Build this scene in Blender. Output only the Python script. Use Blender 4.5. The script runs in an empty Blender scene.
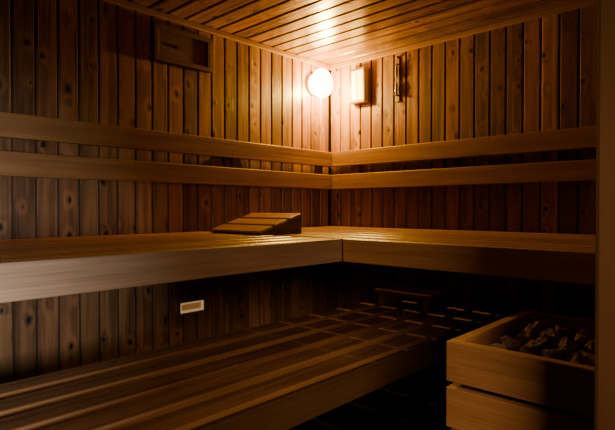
import bpy, bmesh, math, random
from mathutils import Vector, Matrix, noise
random.seed(7)
S=bpy.context.scene
COL=S.collection
H=1.015

# ---------------------------------------------------------------- materials
class NT:
    def __init__(s,name):
        s.m=bpy.data.materials.new(name); s.m.use_nodes=True
        s.t=s.m.node_tree; s.t.nodes.clear()
    def n(s,typ,**k):
        nd=s.t.nodes.new(typ)
        for a,b in k.items(): setattr(nd,a,b)
        return nd
    def l(s,a,b): s.t.links.new(a,b)
    def math(s,op,a,b=None,c=None,clamp=False):
        nd=s.n('ShaderNodeMath',operation=op); nd.use_clamp=clamp
        for i,x in enumerate((a,b,c)):
            if x is None: continue
            if isinstance(x,(int,float)): nd.inputs[i].default_value=x
            else: s.l(x,nd.inputs[i])
        return nd.outputs[0]
    def comb(s,x,y,z):
        nd=s.n('ShaderNodeCombineXYZ')
        for i,v in enumerate((x,y,z)):
            if isinstance(v,(int,float)): nd.inputs[i].default_value=v
            else: s.l(v,nd.inputs[i])
        return nd.outputs[0]
    def vmul(s,v,t):
        nd=s.n('ShaderNodeVectorMath',operation='MULTIPLY'); s.l(v,nd.inputs[0]); nd.inputs[1].default_value=t
        return nd.outputs[0]
    def mr(s,v,a,b,c,d):
        nd=s.n('ShaderNodeMapRange',interpolation_type='SMOOTHSTEP'); s.l(v,nd.inputs[0])
        for i,x in enumerate((a,b,c,d)): nd.inputs[i+1].default_value=x
        return nd.outputs[0]
    def mix(s,f,a,b):
        nd=s.n('ShaderNodeMix',data_type='RGBA')
        if isinstance(f,(int,float)): nd.inputs[0].default_value=f
        else: s.l(f,nd.inputs[0])
        for i,x in ((6,a),(7,b)):
            if isinstance(x,tuple): nd.inputs[i].default_value=(*x,1)
            else: s.l(x,nd.inputs[i])
        return nd.outputs[2]

def wood(name,dark,light,axis,rough=0.5,knots=1.0,var=0.5,ringfreq=24,across='a',ramp=0.2,spec=0.4,fine=0.9):
    T=NT(name)
    tc=T.n('ShaderNodeTexCoord'); sp=T.n('ShaderNodeSeparateXYZ'); T.l(tc.outputs['Object'],sp.inputs[0])
    o={'X':(1,2,0),'Y':(0,2,1),'Z':(0,1,2)}[axis]
    r=T.n('ShaderNodeNewGeometry').outputs['Random Per Island']
    a=T.math('MULTIPLY_ADD',r,13.7,sp.outputs[o[0]])
    b=T.math('MULTIPLY_ADD',r,7.3,sp.outputs[o[1]])
    c=T.math('MULTIPLY_ADD',r,31.1,sp.outputs[o[2]])
    P=T.comb(a,b,c)
    n1=T.n('ShaderNodeTexNoise'); n1.inputs['Scale'].default_value=1; n1.inputs['Detail'].default_value=2.0
    T.l(T.vmul(P,(13,13,0.6)),n1.inputs['Vector'])
    n2=T.n('ShaderNodeTexNoise'); n2.inputs['Scale'].default_value=1; n2.inputs['Detail'].default_value=3
    T.l(T.vmul(P,(190,190,3.5)),n2.inputs['Vector'])
    n3=T.n('ShaderNodeTexNoise'); n3.inputs['Scale'].default_value=1; n3.inputs['Detail'].default_value=3
    T.l(T.vmul(P,(16,16,4.2)),n3.inputs['Vector'])
    ph=n1.outputs[0]
    if knots>0:
        vo=T.n('ShaderNodeTexVoronoi'); vo.voronoi_dimensions='2D'; vo.inputs['Scale'].default_value=1.0
        ac=a if across=='a' else b
        T.l(T.comb(T.math('MULTIPLY',ac,12),T.math('MULTIPLY',c,8.5),0.0),vo.inputs['Vector'])
        sc=T.n('ShaderNodeSeparateColor'); T.l(vo.outputs['Color'],sc.inputs[0])
        sel=T.math('GREATER_THAN',sc.outputs[0],0.60)
        nk=T.n('ShaderNodeTexNoise'); nk.inputs['Scale'].default_value=1; nk.inputs['Detail'].default_value=2
        T.l(T.vmul(P,(60,60,30)),nk.inputs['Vector'])
        dn=T.math('MULTIPLY_ADD',nk.outputs[0],0.24,-0.12)
        dn=T.math('MULTIPLY_ADD',sc.outputs[1],0.12,dn)
        d=T.math('ADD',vo.outputs['Distance'],dn)
        kd=T.math('MULTIPLY',T.mr(d,0.0,0.55,0.22*knots,0.0),sel)
        ph=T.math('ADD',ph,kd)
    ring=T.math('SINE',T.math('MULTIPLY',ph,ringfreq*1.0))
    ring=T.math('MULTIPLY_ADD',ring,ramp,0.5)
    f=T.math('ADD',ring,T.math('MULTIPLY_ADD',n2.outputs[0],fine,-fine/2))
    f=T.math('ADD',f,T.math('MULTIPLY_ADD',n3.outputs[0],0.9,-0.45),clamp=True)
    col=T.mix(f,dark,light)
    br=T.math('MULTIPLY_ADD',r,var,1-var/2)
    hs=T.n('ShaderNodeHueSaturation'); T.l(col,hs.inputs['Color']); T.l(br,hs.inputs['Value'])
    T.l(T.math('MULTIPLY_ADD',T.math('FRACT',T.math('MULTIPLY',r,7.77)),0.014,0.4975),hs.inputs['Hue'])
    col=hs.outputs[0]
    if knots>0:
        km=T.math('MULTIPLY',T.mr(d,0.07,0.19,0.95,0.0),sel)
        col=T.mix(km,col,tuple(x*0.10 for x in dark))
    bs=T.n('ShaderNodeBsdfPrincipled'); T.l(col,bs.inputs['Base Color'])
    T.l(T.math('MULTIPLY_ADD',n2.outputs[0],0.25,rough-0.12),bs.inputs['Roughness'])
    bs.inputs['Specular IOR Level'].default_value=spec
    bp=T.n('ShaderNodeBump'); bp.inputs['Strength'].default_value=0.35; bp.inputs['Distance'].default_value=0.002
    T.l(f,bp.inputs['Height']); T.l(bp.outputs[0],bs.inputs['Normal'])
    out=T.n('ShaderNodeOutputMaterial'); T.l(bs.outputs[0],out.inputs[0])
    return T.m

def plain(name,c,rough=0.5,metal=0,nscale=20,namt=0.3,spec=0.5,emis=None,es=0,bump=0.0):
    T=NT(name)
    tc=T.n('ShaderNodeTexCoord')
    n=T.n('ShaderNodeTexNoise'); n.inputs['Scale'].default_value=nscale; n.inputs['Detail'].default_value=5
    T.l(tc.outputs['Object'],n.inputs['Vector'])
    col=T.mix(n.outputs[0],tuple(x*(1-namt) for x in c),tuple(min(1,x*(1+namt)) for x in c))
    bs=T.n('ShaderNodeBsdfPrincipled'); T.l(col,bs.inputs['Base Color'])
    bs.inputs['Roughness'].default_value=rough; bs.inputs['Metallic'].default_value=metal
    bs.inputs['Specular IOR Level'].default_value=spec
    if emis: bs.inputs['Emission Color'].default_value=(*emis,1); bs.inputs['Emission Strength'].default_value=es
    if bump:
        bp=T.n('ShaderNodeBump'); bp.inputs['Strength'].default_value=bump; bp.inputs['Distance'].default_value=0.01
        T.l(n.outputs[0],bp.inputs['Height']); T.l(bp.outputs[0],bs.inputs['Normal'])
    out=T.n('ShaderNodeOutputMaterial'); T.l(bs.outputs[0],out.inputs[0])
    return T.m

M_wall=wood('pine_panel_vertical',(0.075,0.031,0.012),(0.30,0.135,0.052),'Z',0.36,1.0,0.9,across='a',ramp=0.22)
M_wallB=wood('pine_panel_vertical_side',(0.070,0.028,0.009),(0.28,0.118,0.034),'Z',0.36,1.0,0.9,across='b',ramp=0.22)
M_ceil=wood('pine_panel_ceiling',(0.07,0.028,0.005),(0.26,0.112,0.022),'Y',0.25,1.0,0.8,spec=0.5)
M_railX=wood('rail_wood_x',(0.14,0.058,0.018),(0.26,0.115,0.038),'X',0.40,0,0.2)
M_railY=wood('rail_wood_y',(0.14,0.058,0.018),(0.26,0.115,0.038),'Y',0.40,0,0.2)
M_benX=wood('bench_wood_x',(0.13,0.056,0.018),(0.32,0.150,0.052),'X',0.32,0,0.8,fine=0.6)
M_benY=wood('bench_wood_y',(0.13,0.056,0.018),(0.32,0.150,0.052),'Y',0.32,0,0.8,fine=0.6)
M_lowX=wood('lower_bench_wood',(0.12,0.051,0.018),(0.33,0.152,0.055),'X',0.25,0,0.5,spec=0.7,fine=0.5)
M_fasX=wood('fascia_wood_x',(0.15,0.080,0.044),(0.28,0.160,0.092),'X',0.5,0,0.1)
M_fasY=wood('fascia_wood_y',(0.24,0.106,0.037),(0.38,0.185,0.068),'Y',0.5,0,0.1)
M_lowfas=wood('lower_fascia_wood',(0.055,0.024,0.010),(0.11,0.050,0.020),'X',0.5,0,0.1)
M_trimX=wood('trim_wood_x',(0.16,0.066,0.019),(0.29,0.132,0.043),'X',0.45,0,0.1)
M_trimY=wood('trim_wood_y',(0.16,0.066,0.019),(0.29,0.132,0.043),'Y',0.45,0,0.1)
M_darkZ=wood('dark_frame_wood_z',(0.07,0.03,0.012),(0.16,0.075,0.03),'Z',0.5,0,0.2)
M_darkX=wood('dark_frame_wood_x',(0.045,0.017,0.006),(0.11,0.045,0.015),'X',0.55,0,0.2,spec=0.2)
M_ventX=wood('vent_wood_x',(0.06,0.023,0.009),(0.14,0.058,0.022),'X',0.6,0,0.2,spec=0.15)
M_darkY=wood('dark_frame_wood_y',(0.16,0.07,0.026),(0.26,0.12,0.045),'Y',0.7,0,0.2,spec=0.1)
M_jamb=wood('jamb_wood',(0.052,0.024,0.011),(0.070,0.033,0.016),'Z',0.85,0,0.2,spec=0.05,fine=0.3)
M_guardY=wood('guard_wood_y',(0.15,0.064,0.025),(0.32,0.145,0.060),'Y',0.5,0,0.2)
M_guardX=wood('guard_wood_x',(0.15,0.064,0.025),(0.32,0.145,0.060),'X',0.5,0,0.2)
M_guardZ=wood('guard_wood_z',(0.13,0.06,0.024),(0.22,0.11,0.045),'Z',0.45,0,0.2)
M_head=wood('headrest_slat_wood',(0.17,0.072,0.023),(0.30,0.138,0.045),'Y',0.45,0,0.4)
M_headside=wood('headrest_side_wood',(0.05,0.021,0.008),(0.10,0.044,0.017),'X',0.45,0,0.2)
M_timer=wood('timer_wood',(0.05,0.02,0.007),(0.12,0.05,0.017),'Z',0.5,0,0.2)
M_back=plain('panel_backing',(0.012,0.005,0.002),0.8)
M_white=plain('white_plate',(0.72,0.68,0.6),0.4,namt=0.04)
M_face=plain('dial_plate',(0.60,0.48,0.32),0.5,namt=0.06)
M_black=plain('black_mark',(0.02,0.02,0.02),0.5)
M_steel=plain('heater_steel',(0.04,0.035,0.03),0.6,0.9)
M_rock=plain('sauna_stone',(0.14,0.080,0.054),0.85,nscale=2.2,namt=0.7,bump=0.8,spec=0.12)
M_slot=plain('glowing_vent_slot',(0.45,0.24,0.09),0.5,nscale=12,namt=0.3,emis=(1,.45,.12),es=0.12)  # faint emission paints a glow into the slot, no lamp behind
M_ventframe=plain('glowing_vent_rim',(0.75,0.52,0.28),0.4,namt=0.05,emis=(1,.66,.30),es=0.34)  # light on the rim is painted in as emission over pale wood

def tile():
    T=NT('dark_floor_tile')
    tc=T.n('ShaderNodeTexCoord'); b=T.n('ShaderNodeTexBrick'); b.offset=0
    b.inputs['Scale'].default_value=1; b.inputs['Brick Width'].default_value=0.2; b.inputs['Row Height'].default_value=0.2
    b.inputs['Mortar Size'].default_value=0.004
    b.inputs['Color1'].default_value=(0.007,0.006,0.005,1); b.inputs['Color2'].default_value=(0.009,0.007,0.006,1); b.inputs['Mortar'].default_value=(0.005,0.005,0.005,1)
    T.l(tc.outputs['Object'],b.inputs['Vector'])
    bs=T.n('ShaderNodeBsdfPrincipled'); T.l(b.outputs[0],bs.inputs['Base Color']); bs.inputs['Roughness'].default_value=0.9
    bs.inputs['Specular IOR Level'].default_value=0.1
    out=T.n('ShaderNodeOutputMaterial'); T.l(bs.outputs[0],out.inputs[0]); return T.m
M_floor=tile()

# ---------------------------------------------------------------- mesh helpers
def obj(name,bm,mat,loc=(0,0,0),parent=None,smooth=False,rot=None):
    bmesh.ops.recalc_face_normals(bm,faces=bm.faces)
    me=bpy.data.meshes.new(name); bm.to_mesh(me); bm.free()
    if isinstance(mat,(list,tuple)):
        for m in mat: me.materials.append(m)
    else: me.materials.append(mat)
    if smooth:
        for p in me.polygons: p.use_smooth=True
    o=bpy.data.objects.new(name,me); COL.objects.link(o); o.location=loc
    if rot: o.rotation_euler=rot
    if parent: o.parent=parent
    return o
def empty(name,loc,label,cat,rot=None,**k):
    o=bpy.data.objects.new(name,None); o.empty_display_size=0.1; COL.objects.link(o); o.location=loc
    if rot: o.rotation_euler=rot
    o['label']=label; o['category']=cat
    for a,b in k.items(): o[a]=b
    return o
def addbox(bm,x0,x1,y0,y1,z0,z1,bev=0.0,M=None):
    t=bmesh.new()
    r=bmesh.ops.create_cube(t,size=1)
    for v in t.verts:
        v.co=Vector((x0+(v.co.x+.5)*(x1-x0),y0+(v.co.y+.5)*(y1-y0),z0+(v.co.z+.5)*(z1-z0)))
    if bev>0: bmesh.ops.bevel(t,geom=t.edges[:],offset=bev,segments=2,affect='EDGES',profile=0.5)
    if M is not None: t.transform(M)
    me=bpy.data.meshes.new('t'); t.to_mesh(me); t.free(); bm.from_mesh(me); bpy.data.meshes.remove(me)
def boxes(name,L,mat,parent=None,loc=(0,0,0),bev=0.003,rel=None,smooth=False):
    bm=bmesh.new(); o=rel or (0,0,0)
    for b in L:
        addbox(bm,b[0]-o[0],b[1]-o[0],b[2]-o[1],b[3]-o[1],b[4]-o[2],b[5]-o[2],bev)
    return obj(name,bm,mat,loc,parent,smooth)
def each(name,L,mat,parent,bev=0.003,rel=None):
    for b in L: boxes(name,[b],mat,parent,bev=bev,rel=rel)

def panelling(name,org,u,v,n,L,Hh,pitch,mat,start=0.0,backmat=M_back,g=0.0028):
    bm=bmesh.new(); u=Vector(u);v=Vector(v);n=Vector(n);org=Vector(org)
    c,d=0.0045,0.010
    s=-start
    while s<L:
        a0=max(s,0); a1=min(s+pitch,L)
        if a1-a0>0.02:
            prof=[(a0+g,-d),(a0+g,-c),(a0+g+c,0),(a1-g-c,0),(a1-g,-c),(a1-g,-d)]
            lo=[bm.verts.new(u*p[0]+n*p[1]) for p in prof]
            hi=[bm.verts.new(u*p[0]+n*p[1]+v*Hh) for p in prof]
            for i in range(6):
                j=(i+1)%6
                bm.faces.new((lo[i],lo[j],hi[j],hi[i]))
            bm.faces.new(lo); bm.faces.new(hi)
        s+=pitch
    pts=[]
    for dd in (-d+0.001,-d-0.03):
        for (a,b) in ((0,0),(L,0),(L,Hh),(0,Hh)):
            pts.append(bm.verts.new(u*a+v*b+n*dd))
    q=pts
    fs=[bm.faces.new(x) for x in ((q[0],q[1],q[2],q[3]),(q[4],q[5],q[6],q[7]),(q[0],q[1],q[5],q[4]),(q[1],q[2],q[6],q[5]),(q[2],q[3],q[7],q[6]),(q[3],q[0],q[4],q[7]))]
    for f in fs: f.material_index=1
    o=obj(name,bm,[mat,backmat],org); o['kind']='structure'
    return o

CZ=H+0.90
XW=-3.1; YF=-1.98
# ---------------------------------------------------------------- room
panelling('wall_left',(XW,0,0),(1,0,0),(0,0,1),(0,-1,0),-XW,CZ,0.082,M_wall,0.03)
panelling('wall_right',(0,YF,0),(0,1,0),(0,0,1),(-1,0,0),-YF,CZ,0.080,M_wallB,0.02)
panelling('wall_back',(XW,YF,0),(0,1,0),(0,0,1),(1,0,0),-YF,CZ,0.082,M_wallB)
panelling('wall_front',(-1.55,YF+0.06,0),(1,0,0),(0,0,1),(0,1,0),1.55,CZ,0.082,M_wall)
panelling('ceiling',(XW,YF,CZ),(1,0,0),(0,1,0),(0,0,-1),-XW,-YF,0.094,M_ceil,0.05,g=0.0055)
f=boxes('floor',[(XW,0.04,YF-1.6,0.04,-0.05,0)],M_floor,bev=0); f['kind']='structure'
t=boxes('trim_1',[(XW,-0.02,-0.020,0.0,CZ-0.026,CZ)],M_trimX,bev=0.004); t['kind']='structure'
t=boxes('trim_2',[(-0.020,0,YF+0.07,-0.0,CZ-0.026,CZ)],M_trimY,bev=0.004); t['kind']='structure'
t=boxes('door_1',[(-1.64,-1.55,-1.98,-1.900,0,CZ),(-3.05,-2.97,-1.98,-1.903,0,CZ),(-2.97,-1.64,-1.98,-1.903,CZ-0.08,CZ)],M_jamb,bev=0.006); t['kind']='structure'

# ---------------------------------------------------------------- backrest rails
def backrest(label,axis):
    W=0.055
    if axis=='X':
        o=(-1.5,0,H+0.1156); E=empty('backrest_rail',o,label,'backrest')
        for z0,z1 in ((0.256,0.347),(0.1156,0.206)):
            boxes('rail_board',[(XW+0.002,-0.030,-W,-W+0.028,H+z0,H+z1)],M_railX,E,rel=o,bev=0.004)
        each('spacer',[(x,x+0.05,-W+0.028,0,H+0.135,H+0.33) for x in (-2.9,-2.2,-0.8,-0.15)],M_darkZ,E,rel=o,bev=0.002)
    else:
        o=(0,-1,H+0.1156); E=empty('backrest_rail',o,label,'backrest')
        for z0,z1 in ((0.256,0.347),(0.1156,0.206)):
            boxes('rail_board',[(-W,-W+0.028,YF+0.065,-0.060,H+z0,H+z1)],M_railY,E,rel=o,bev=0.004)
        each('spacer',[(-W+0.028,0,y,y+0.05,H+0.135,H+0.33) for y in (-1.8,-1.3,-0.8,-0.25)],M_darkZ,E,rel=o,bev=0.002)
backrest('pair of smooth wooden backrest rails on the long panelled wall','X')
backrest('pair of smooth wooden backrest rails on the wall with the thermometer','Y')

# ---------------------------------------------------------------- benches
ZU=H-0.115; ZL=H-0.5; W=0.905; W2=0.982
def slats(a0,a1,n,g):
    w=(a1-a0-(n-1)*g)/n
    return [(a0+i*(w+g),a0+i*(w+g)+w) for i in range(n)]
o=(-2.0,-0.45,0); E=empty('sauna_bench',o,'upper slatted wooden bench along the long panelled wall','bench',group='upper sauna benches')
boxes('seat',[(XW+0.005,-W2-0.004,a,b,ZU-0.024,ZU) for a,b in slats(-W+0.040,-0.005,8,0.014)],M_benX,E,rel=o,bev=0.005)
boxes('front_board',[(XW+0.005,-W2+0.0,-W,-W+0.026,ZU-0.085,ZU)],M_fasX,E,rel=o,bev=0.004)
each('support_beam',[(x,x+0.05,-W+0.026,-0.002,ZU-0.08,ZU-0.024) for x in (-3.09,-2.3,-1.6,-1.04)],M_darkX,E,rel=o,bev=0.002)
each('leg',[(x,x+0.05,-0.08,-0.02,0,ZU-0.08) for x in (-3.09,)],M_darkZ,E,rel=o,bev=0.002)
o=(-0.45,-1.0,0); E=empty('sauna_bench',o,'upper slatted wooden bench along the wall with the thermometer','bench',group='upper sauna benches')
boxes('seat',[(a,b,YF+0.065,-0.004,ZU-0.024,ZU) for a,b in slats(-W2+0.036,-0.004,7,0.0150)],M_benY,E,rel=o,bev=0.005)
boxes('front_board',[(-W2,-W2+0.026,YF+0.065,-W-0.000,ZU-0.085,ZU)],M_fasY,E,rel=o,bev=0.004)
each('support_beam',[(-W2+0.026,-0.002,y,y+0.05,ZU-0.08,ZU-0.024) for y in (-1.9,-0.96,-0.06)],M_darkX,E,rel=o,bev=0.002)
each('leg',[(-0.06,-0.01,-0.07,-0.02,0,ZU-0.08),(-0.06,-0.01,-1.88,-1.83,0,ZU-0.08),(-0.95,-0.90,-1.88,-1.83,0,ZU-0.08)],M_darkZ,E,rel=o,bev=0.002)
o=(-1.5,-0.82,0); E=empty('sauna_bench',o,'lower slatted wooden step bench below the upper bench','bench')
boxes('seat',[(XW+0.005,-0.004,a,b,ZL-0.024,ZL) for a,b in slats(-1.100,-0.48,5,0.040)],M_lowX,E,rel=o,bev=0.005)
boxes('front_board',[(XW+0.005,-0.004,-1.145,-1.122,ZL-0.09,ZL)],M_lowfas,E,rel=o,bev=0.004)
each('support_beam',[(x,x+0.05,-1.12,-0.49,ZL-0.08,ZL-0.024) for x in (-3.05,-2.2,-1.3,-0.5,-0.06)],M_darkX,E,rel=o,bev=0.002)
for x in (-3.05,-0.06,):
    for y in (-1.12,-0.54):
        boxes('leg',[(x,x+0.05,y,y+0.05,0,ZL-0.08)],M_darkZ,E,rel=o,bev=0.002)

# ---------------------------------------------------------------- headrest (wedge with slats along Y)
def headrest(loc,rotz,label,L=0.25,Wd=0.40,h0=0.018,h1=0.092,th=0.010):
    E=empty('sauna_headrest',loc,label,'headrest',rot=(0,0,rotz))
    for y0 in (-Wd/2+0.002,-0.01,Wd/2-0.022):
        bm=bmesh.new()
        y1=y0+0.02
        P=[(0,0),(L,0),(L,h1-th),(0,h0-th)]
        A=[bm.verts.new((p[0],y0,p[1])) for p in P]; B=[bm.verts.new((p[0],y1,p[1])) for p in P]
        bm.faces.new(A); bm.faces.new(B)
        for i in range(4):
            j=(i+1)%4; bm.faces.new((A[i],A[j],B[j],B[i]))
        obj('side_frame',bm,M_headside,(0,0,0),E)
    bm=bmesh.new(); ang=-math.atan2(h1-h0,L); SL=math.hypot(L,h1-h0)
    n=3; g=0.018; w=(SL-(n-1)*g)/n
    for i in range(n):
        s=i*(w+g)
        M=Matrix.Translation((0,0,h0-th))@Matrix.Rotation(ang,4,'Y')
        addbox(bm,s,s+w,-Wd/2,Wd/2,0,th,0.002,M)
    obj('slatted_top',bm,M_head,(0,0,0),E)
headrest((-1.04,-0.34,ZU),0,'wedge-shaped slatted wooden headrest on the upper bench',Wd=0.34)
o=(-0.20,-0.72,ZL); E=empty('foot_rest',o,'dim raised wooden footrest standing on the lower bench','footrest')
boxes('top_board',[(-0.30,-0.225,-0.89,-0.56,ZL+0.060,ZL+0.082),(-0.215,-0.14,-0.89,-0.56,ZL+0.060,ZL+0.082)],M_darkY,E,rel=o,bev=0.003)
each('leg_board',[(-0.29,-0.15,y,y+0.03,ZL,ZL+0.060) for y in (-0.87,-0.61)],M_darkY,E,rel=o,bev=0.002)

# ---------------------------------------------------------------- lamp
lc=Vector((-0.16,-0.060,H+0.753))
E=empty('wall_lamp',(lc.x,0,lc.z),'glowing round white glass bulkhead lamp by the corner','lamp')
bm=bmesh.new()
bmesh.ops.create_cone(bm,segments=40,radius1=0.068,radius2=0.062,depth=0.022,cap_ends=True,matrix=Matrix.Translation((0,-0.011,0))@Matrix.Rotation(math.radians(90),4,'X'))
obj('lamp_base',bm,M_white,(0,0,0),E,True)
bm=bmesh.new(); bmesh.ops.create_uvsphere(bm,u_segments=40,v_segments=24,radius=1)
for v in bm.verts: v.co=Vector((v.co.x*0.078,v.co.y*0.055,v.co.z*0.088))
T=NT('glowing_opal_glass'); tr=T.n('ShaderNodeBsdfTransparent'); tr.inputs[0].default_value=(.8,.8,.8,1)
em=T.n('ShaderNodeEmission'); em.inputs[0].default_value=(1,.76,.32,1); em.inputs[1].default_value=14
ad=T.n('ShaderNodeAddShader'); T.l(tr.outputs[0],ad.inputs[0]); T.l(em.outputs[0],ad.inputs[1])
out=T.n('ShaderNodeOutputMaterial'); T.l(ad.outputs[0],out.inputs[0])
obj('lamp_shade',bm,T.m,(0,lc.y-0.012,0),E,True)
ld=bpy.data.lights.new('bulb_light','POINT'); ld.energy=92; ld.color=(1,.58,.08); ld.shadow_soft_size=0.022
lo=bpy.data.objects.new('bulb_light',ld); COL.objects.link(lo); lo.location=(lc.x,lc.y-0.045,lc.z-0.03)

# ---------------------------------------------------------------- thermometer box
o=(0,-0.24,H+0.63); E=empty('thermometer',o,'boxy wall thermometer with pale face in wooden frame','thermometer')
y0,y1,z0,z1=-0.30,-0.185,H+0.63,H+0.835
boxes('housing',[(-0.034,0,y0,y1,z0,z1)],M_white,E,rel=o,bev=0.003)  # housing coloured pale to paint in lamplight on its corner-facing side
boxes('frame',[(-0.042,-0.034,y0,y0+0.014,z0,z1),(-0.042,-0.034,y1-0.014,y1,z0,z1),(-0.042,-0.034,y0+.014,y1-.014,z0,z0+0.014),(-0.042,-0.034,y0+.014,y1-.014,z1-0.014,z1)],M_timer,E,rel=o,bev=0.001)
boxes('dial_face',[(-0.038,-0.034,y0+.014,y1-.014,z0+.014,z1-.014)],M_face,E,rel=o,bev=0)
bm=bmesh.new(); addbox(bm,-0.0395,-0.038,-0.002,0.002,0.03,0.18); 
for i in range(12): addbox(bm,-0.0392,-0.038,-0.018,-0.006,0.035+i*0.012,0.0362+i*0.012)
obj('scale',bm,M_black,(0,0,0),E)

# ---------------------------------------------------------------- sand timer
o=(0,-0.508,H+0.586); E=empty('sand_timer',o,'narrow wooden wall sand timer with glass tube','timer')
boxes('backboard',[(-0.008,0,-0.521,-0.495,H+0.600,H+0.845)],M_timer,E,rel=o,bev=0.003)
each('bracket',[(-0.030,-0.008,-0.519,-0.497,H+0.805,H+0.811),(-0.030,-0.008,-0.519,-0.497,H+0.634,H+0.640)],M_timer,E,rel=o,bev=0.002)
bm=bmesh.new(); prof=[(0,0.004),(0.004,0.007),(0.03,0.008),(0.06,0.007),(0.077,0.002),(0.083,0.002),(0.100,0.007),(0.13,0.008),(0.156,0.007),(0.163,0.004)]
rg=[]
for z,r in prof: rg.append([bm.verts.new((-0.019+r*math.cos(a*math.tau/20),r*math.sin(a*math.tau/20),0.055+z)) for a in range(20)])
for A,B in zip(rg,rg[1:]):
    for i in range(20): bm.faces.new((A[i],A[(i+1)%20],B[(i+1)%20],B[i]))
bm.faces.new(rg[0]); bm.faces.new(rg[-1])
gm=plain('timer_glass',(0.2,0.17,0.12),0.1,namt=0.05,spec=0.8)
obj('glass_bulb',bm,gm,(0,0,0),E,True)
bm=bmesh.new(); bmesh.ops.create_uvsphere(bm,u_segments=12,v_segments=8,radius=0.008,matrix=Matrix.Translation((-0.008,0,0.266)))
obj('hanging_knob',bm,M_timer,(0,0,0),E,True)

# ---------------------------------------------------------------- upper vent box on long wall
o=(-1.09,0,H+0.675); E=empty('ventilation_box',o,'dark wooden ventilation box with sliding shutter','vent')
x0,x1,z0,z1=-1.245,-0.93,H+0.675,H+0.845
boxes('frame',[(x0,x1,-0.020,0,z1-0.024,z1),(x0,x1,-0.020,0,z0,z0+0.024),(x0,x0+0.024,-0.020,0,z0+.024,z1-.024),(x1-0.024,x1,-0.020,0,z0+.024,z1-.024)],M_ventX,E,rel=o,bev=0.003)
boxes('shutter',[(x0+.024,x1-.024,-0.010,-0.003,z0+.024,z1-.024)],M_ventX,E,rel=o,bev=0.002)
boxes('handle',[(x0+.12,x0+.18,-0.018,-0.010,z0+.075,z0+.090)],M_ventX,E,rel=o,bev=0.002)
o=(-1.035,0,H-0.515); E=empty('air_vent',o,'small pale wooden air vent with glow painted into rim and slot','vent')
x0,x1,z0,z1=-1.118,-0.968,H-0.512,H-0.448
def ring(x0,x1,z0,z1,w,y):
    return [(x0,x1,y,0,z1-w,z1),(x0,x1,y,0,z0,z0+w),(x0,x0+w,y,0,z0+w,z1-w),(x1-w,x1,y,0,z0+w,z1-w)]
boxes('frame',ring(x0,x1,z0,z1,0.007,-0.018),M_railX,E,rel=o,bev=0.001)
boxes('glow_rim',ring(x0+.007,x1-.007,z0+.007,z1-.007,0.009,-0.012),M_ventframe,E,rel=o,bev=0.001)
boxes('opening',[(x0+.016,x1-.016,-0.002,0,z0+.016,z1-.016)],M_slot,E,rel=o,bev=0)

# ---------------------------------------------------------------- heater guard
gx0,gx1,gy0,gy1,gz=-1.462,-1.02,-1.895,-1.58,H-0.28
o=(gx0,gy0,0); E=empty('heater_guard',o,'wooden slatted guard box around the sauna heater','guard')
z=gz
while z>0.1:
    a=z-0.084
    each('guard_board',[(gx0,gx0+0.024,gy0,gy1,a,z),(gx1-0.024,gx1,gy0,gy1,a,z)],M_guardY,E,rel=o,bev=0.002)
    each('guard_board',[(gx0+0.0245,gx1-0.0245,gy1-0.024,gy1,a,z),(gx0+0.0245,gx1-0.0245,gy0,gy0+0.024,a,z)],M_guardX,E,rel=o,bev=0.002)
    z-=0.084+0.013
for x in (gx0+0.0245,gx1-0.0445):
    for y in (gy0+0.0245,gy1-0.0445):
        boxes('post',[(x,x+0.02,y,y+0.02,0,gz-0.01)],M_guardZ,E,rel=o,bev=0.002)
hx0,hx1,hy0,hy1=gx0+0.047,gx1-0.047,gy0+0.047,gy1-0.047
o=((hx0+hx1)/2,(hy0+hy1)/2,0); E=empty('sauna_heater',o,'steel electric sauna heater topped with stones','heater')
zt=gz-0.118
boxes('casing',[(hx0,hx1,hy0,hy1,0.08,zt)],M_steel,E,rel=o,bev=0.004)
each('foot',[(hx0+.02,hx0+.05,hy0+.02,hy1-.02,0,0.08),(hx1-.05,hx1-.02,hy0+.02,hy1-.02,0,0.08)],M_steel,E,rel=o,bev=0.001)
# stones
rm=[]
for k in range(16):
    R=random.Random(k+3)
    bm=bmesh.new()
    for i in range(13):
        v=Vector((R.gauss(0,1),R.gauss(0,1),R.gauss(0,1))).normalized()*R.uniform(.85,1.12)
        bm.verts.new(Vector((v.x*1.2,v.y*0.9,v.z*0.85)))
    ch=bmesh.ops.convex_hull(bm,input=bm.verts)
    inter=[g for g in ch['geom_interior'] if isinstance(g,bmesh.types.BMVert)]
    if inter: bmesh.ops.delete(bm,geom=inter,context='VERTS')
    bmesh.ops.bevel(bm,geom=bm.edges[:],offset=0.04,segments=1,affect='EDGES')
    bmesh.ops.triangulate(bm,faces=bm.faces[:])
    bmesh.ops.subdivide_edges(bm,edges=bm.edges[:],cuts=2,use_grid_fill=True)
    for v in bm.verts: v.co*=1+0.14*noise.noise(v.co*2.5+Vector((k*3,5,0)))+0.07*noise.noise(v.co*7+Vector((k*3,5,9)))
    bmesh.ops.recalc_face_normals(bm,faces=bm.faces)
    me=bpy.data.meshes.new('stone_mesh'); bm.to_mesh(me); bm.free(); me.materials.append(M_rock)
    rm.append(me)
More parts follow.
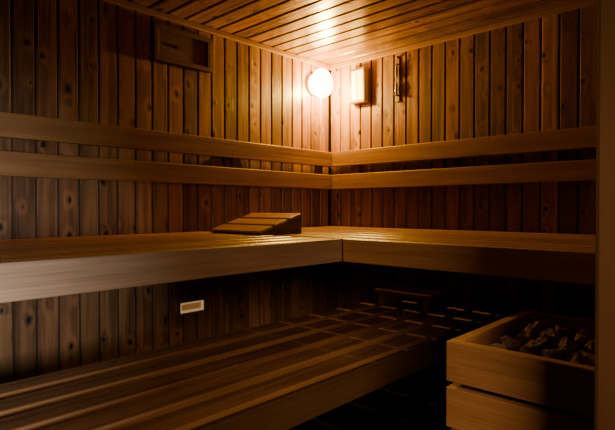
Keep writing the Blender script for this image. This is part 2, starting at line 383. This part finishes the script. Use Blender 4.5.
def stone(x,y,z,r):
    o=bpy.data.objects.new('sauna_stone',random.choice(rm)); COL.objects.link(o)
    o.location=(x,y,z); o.scale=(r,r,r); o.rotation_euler=[random.uniform(-.5,.5),random.uniform(-.5,.5),random.uniform(0,6.28)]
    o['label']='rough angular grey-brown sauna stone heaped on the heater'; o['category']='stone'; o['group']='sauna stones on the heater'
for (zz,nx,ny,mg) in ((zt+0.023,6,4,0.028),(zt+0.061,6,4,0.030),(zt+0.099,6,4,0.034)):
    for i in range(nx):
        for j in range(ny):
            x=hx0+mg+(hx1-hx0-2*mg)*(i/(nx-1)); y=hy0+mg+(hy1-hy0-2*mg)*(j/max(ny-1,1))
            stone(x+random.uniform(-.004,.004),y+random.uniform(-.004,.004),zz+random.uniform(-.002,.004),random.uniform(.022,.0265))

# ---------------------------------------------------------------- lights
def area(name,loc,tgt,size,energy,color,sy=None,spread=None):
    d=bpy.data.lights.new(name,'AREA'); d.energy=energy; d.color=color; d.size=size
    if sy: d.shape='RECTANGLE'; d.size_y=sy
    if spread: d.spread=math.radians(spread)
    ob=bpy.data.objects.new(name,d); COL.objects.link(ob); ob.location=loc
    ob.rotation_euler=(Vector(tgt)-Vector(loc)).to_track_quat('-Z','Y').to_euler()
    return ob
area('daylight',(-2.75,-2.5,0.88),(-2.2,0,0.78),0.3,5.0,(0.92,0.92,1.0),0.35,40)
area('warm_fill',(-2.45,-2.75,1.45),(-1.15,-1.35,0.52),0.5,4.2,(1.0,0.64,0.36),0.5,60)  # added warm fill for lower bench and guard, not an actual fixture
w=bpy.data.worlds.new('World'); S.world=w; w.use_nodes=True
bg=w.node_tree.nodes['Background']; bg.inputs[0].default_value=(0.5,0.42,0.4,1); bg.inputs[1].default_value=0.003

# ---------------------------------------------------------------- camera
cd=bpy.data.cameras.new('camera'); cam=bpy.data.objects.new('camera',cd); COL.objects.link(cam)
cam.location=(-2.428,-2.089,H); cd.sensor_width=36; cd.lens=29.33
cam.rotation_euler=(math.radians(90-0.8),0,math.radians(43.3-90))
cd.clip_start=0.01
S.camera=cam
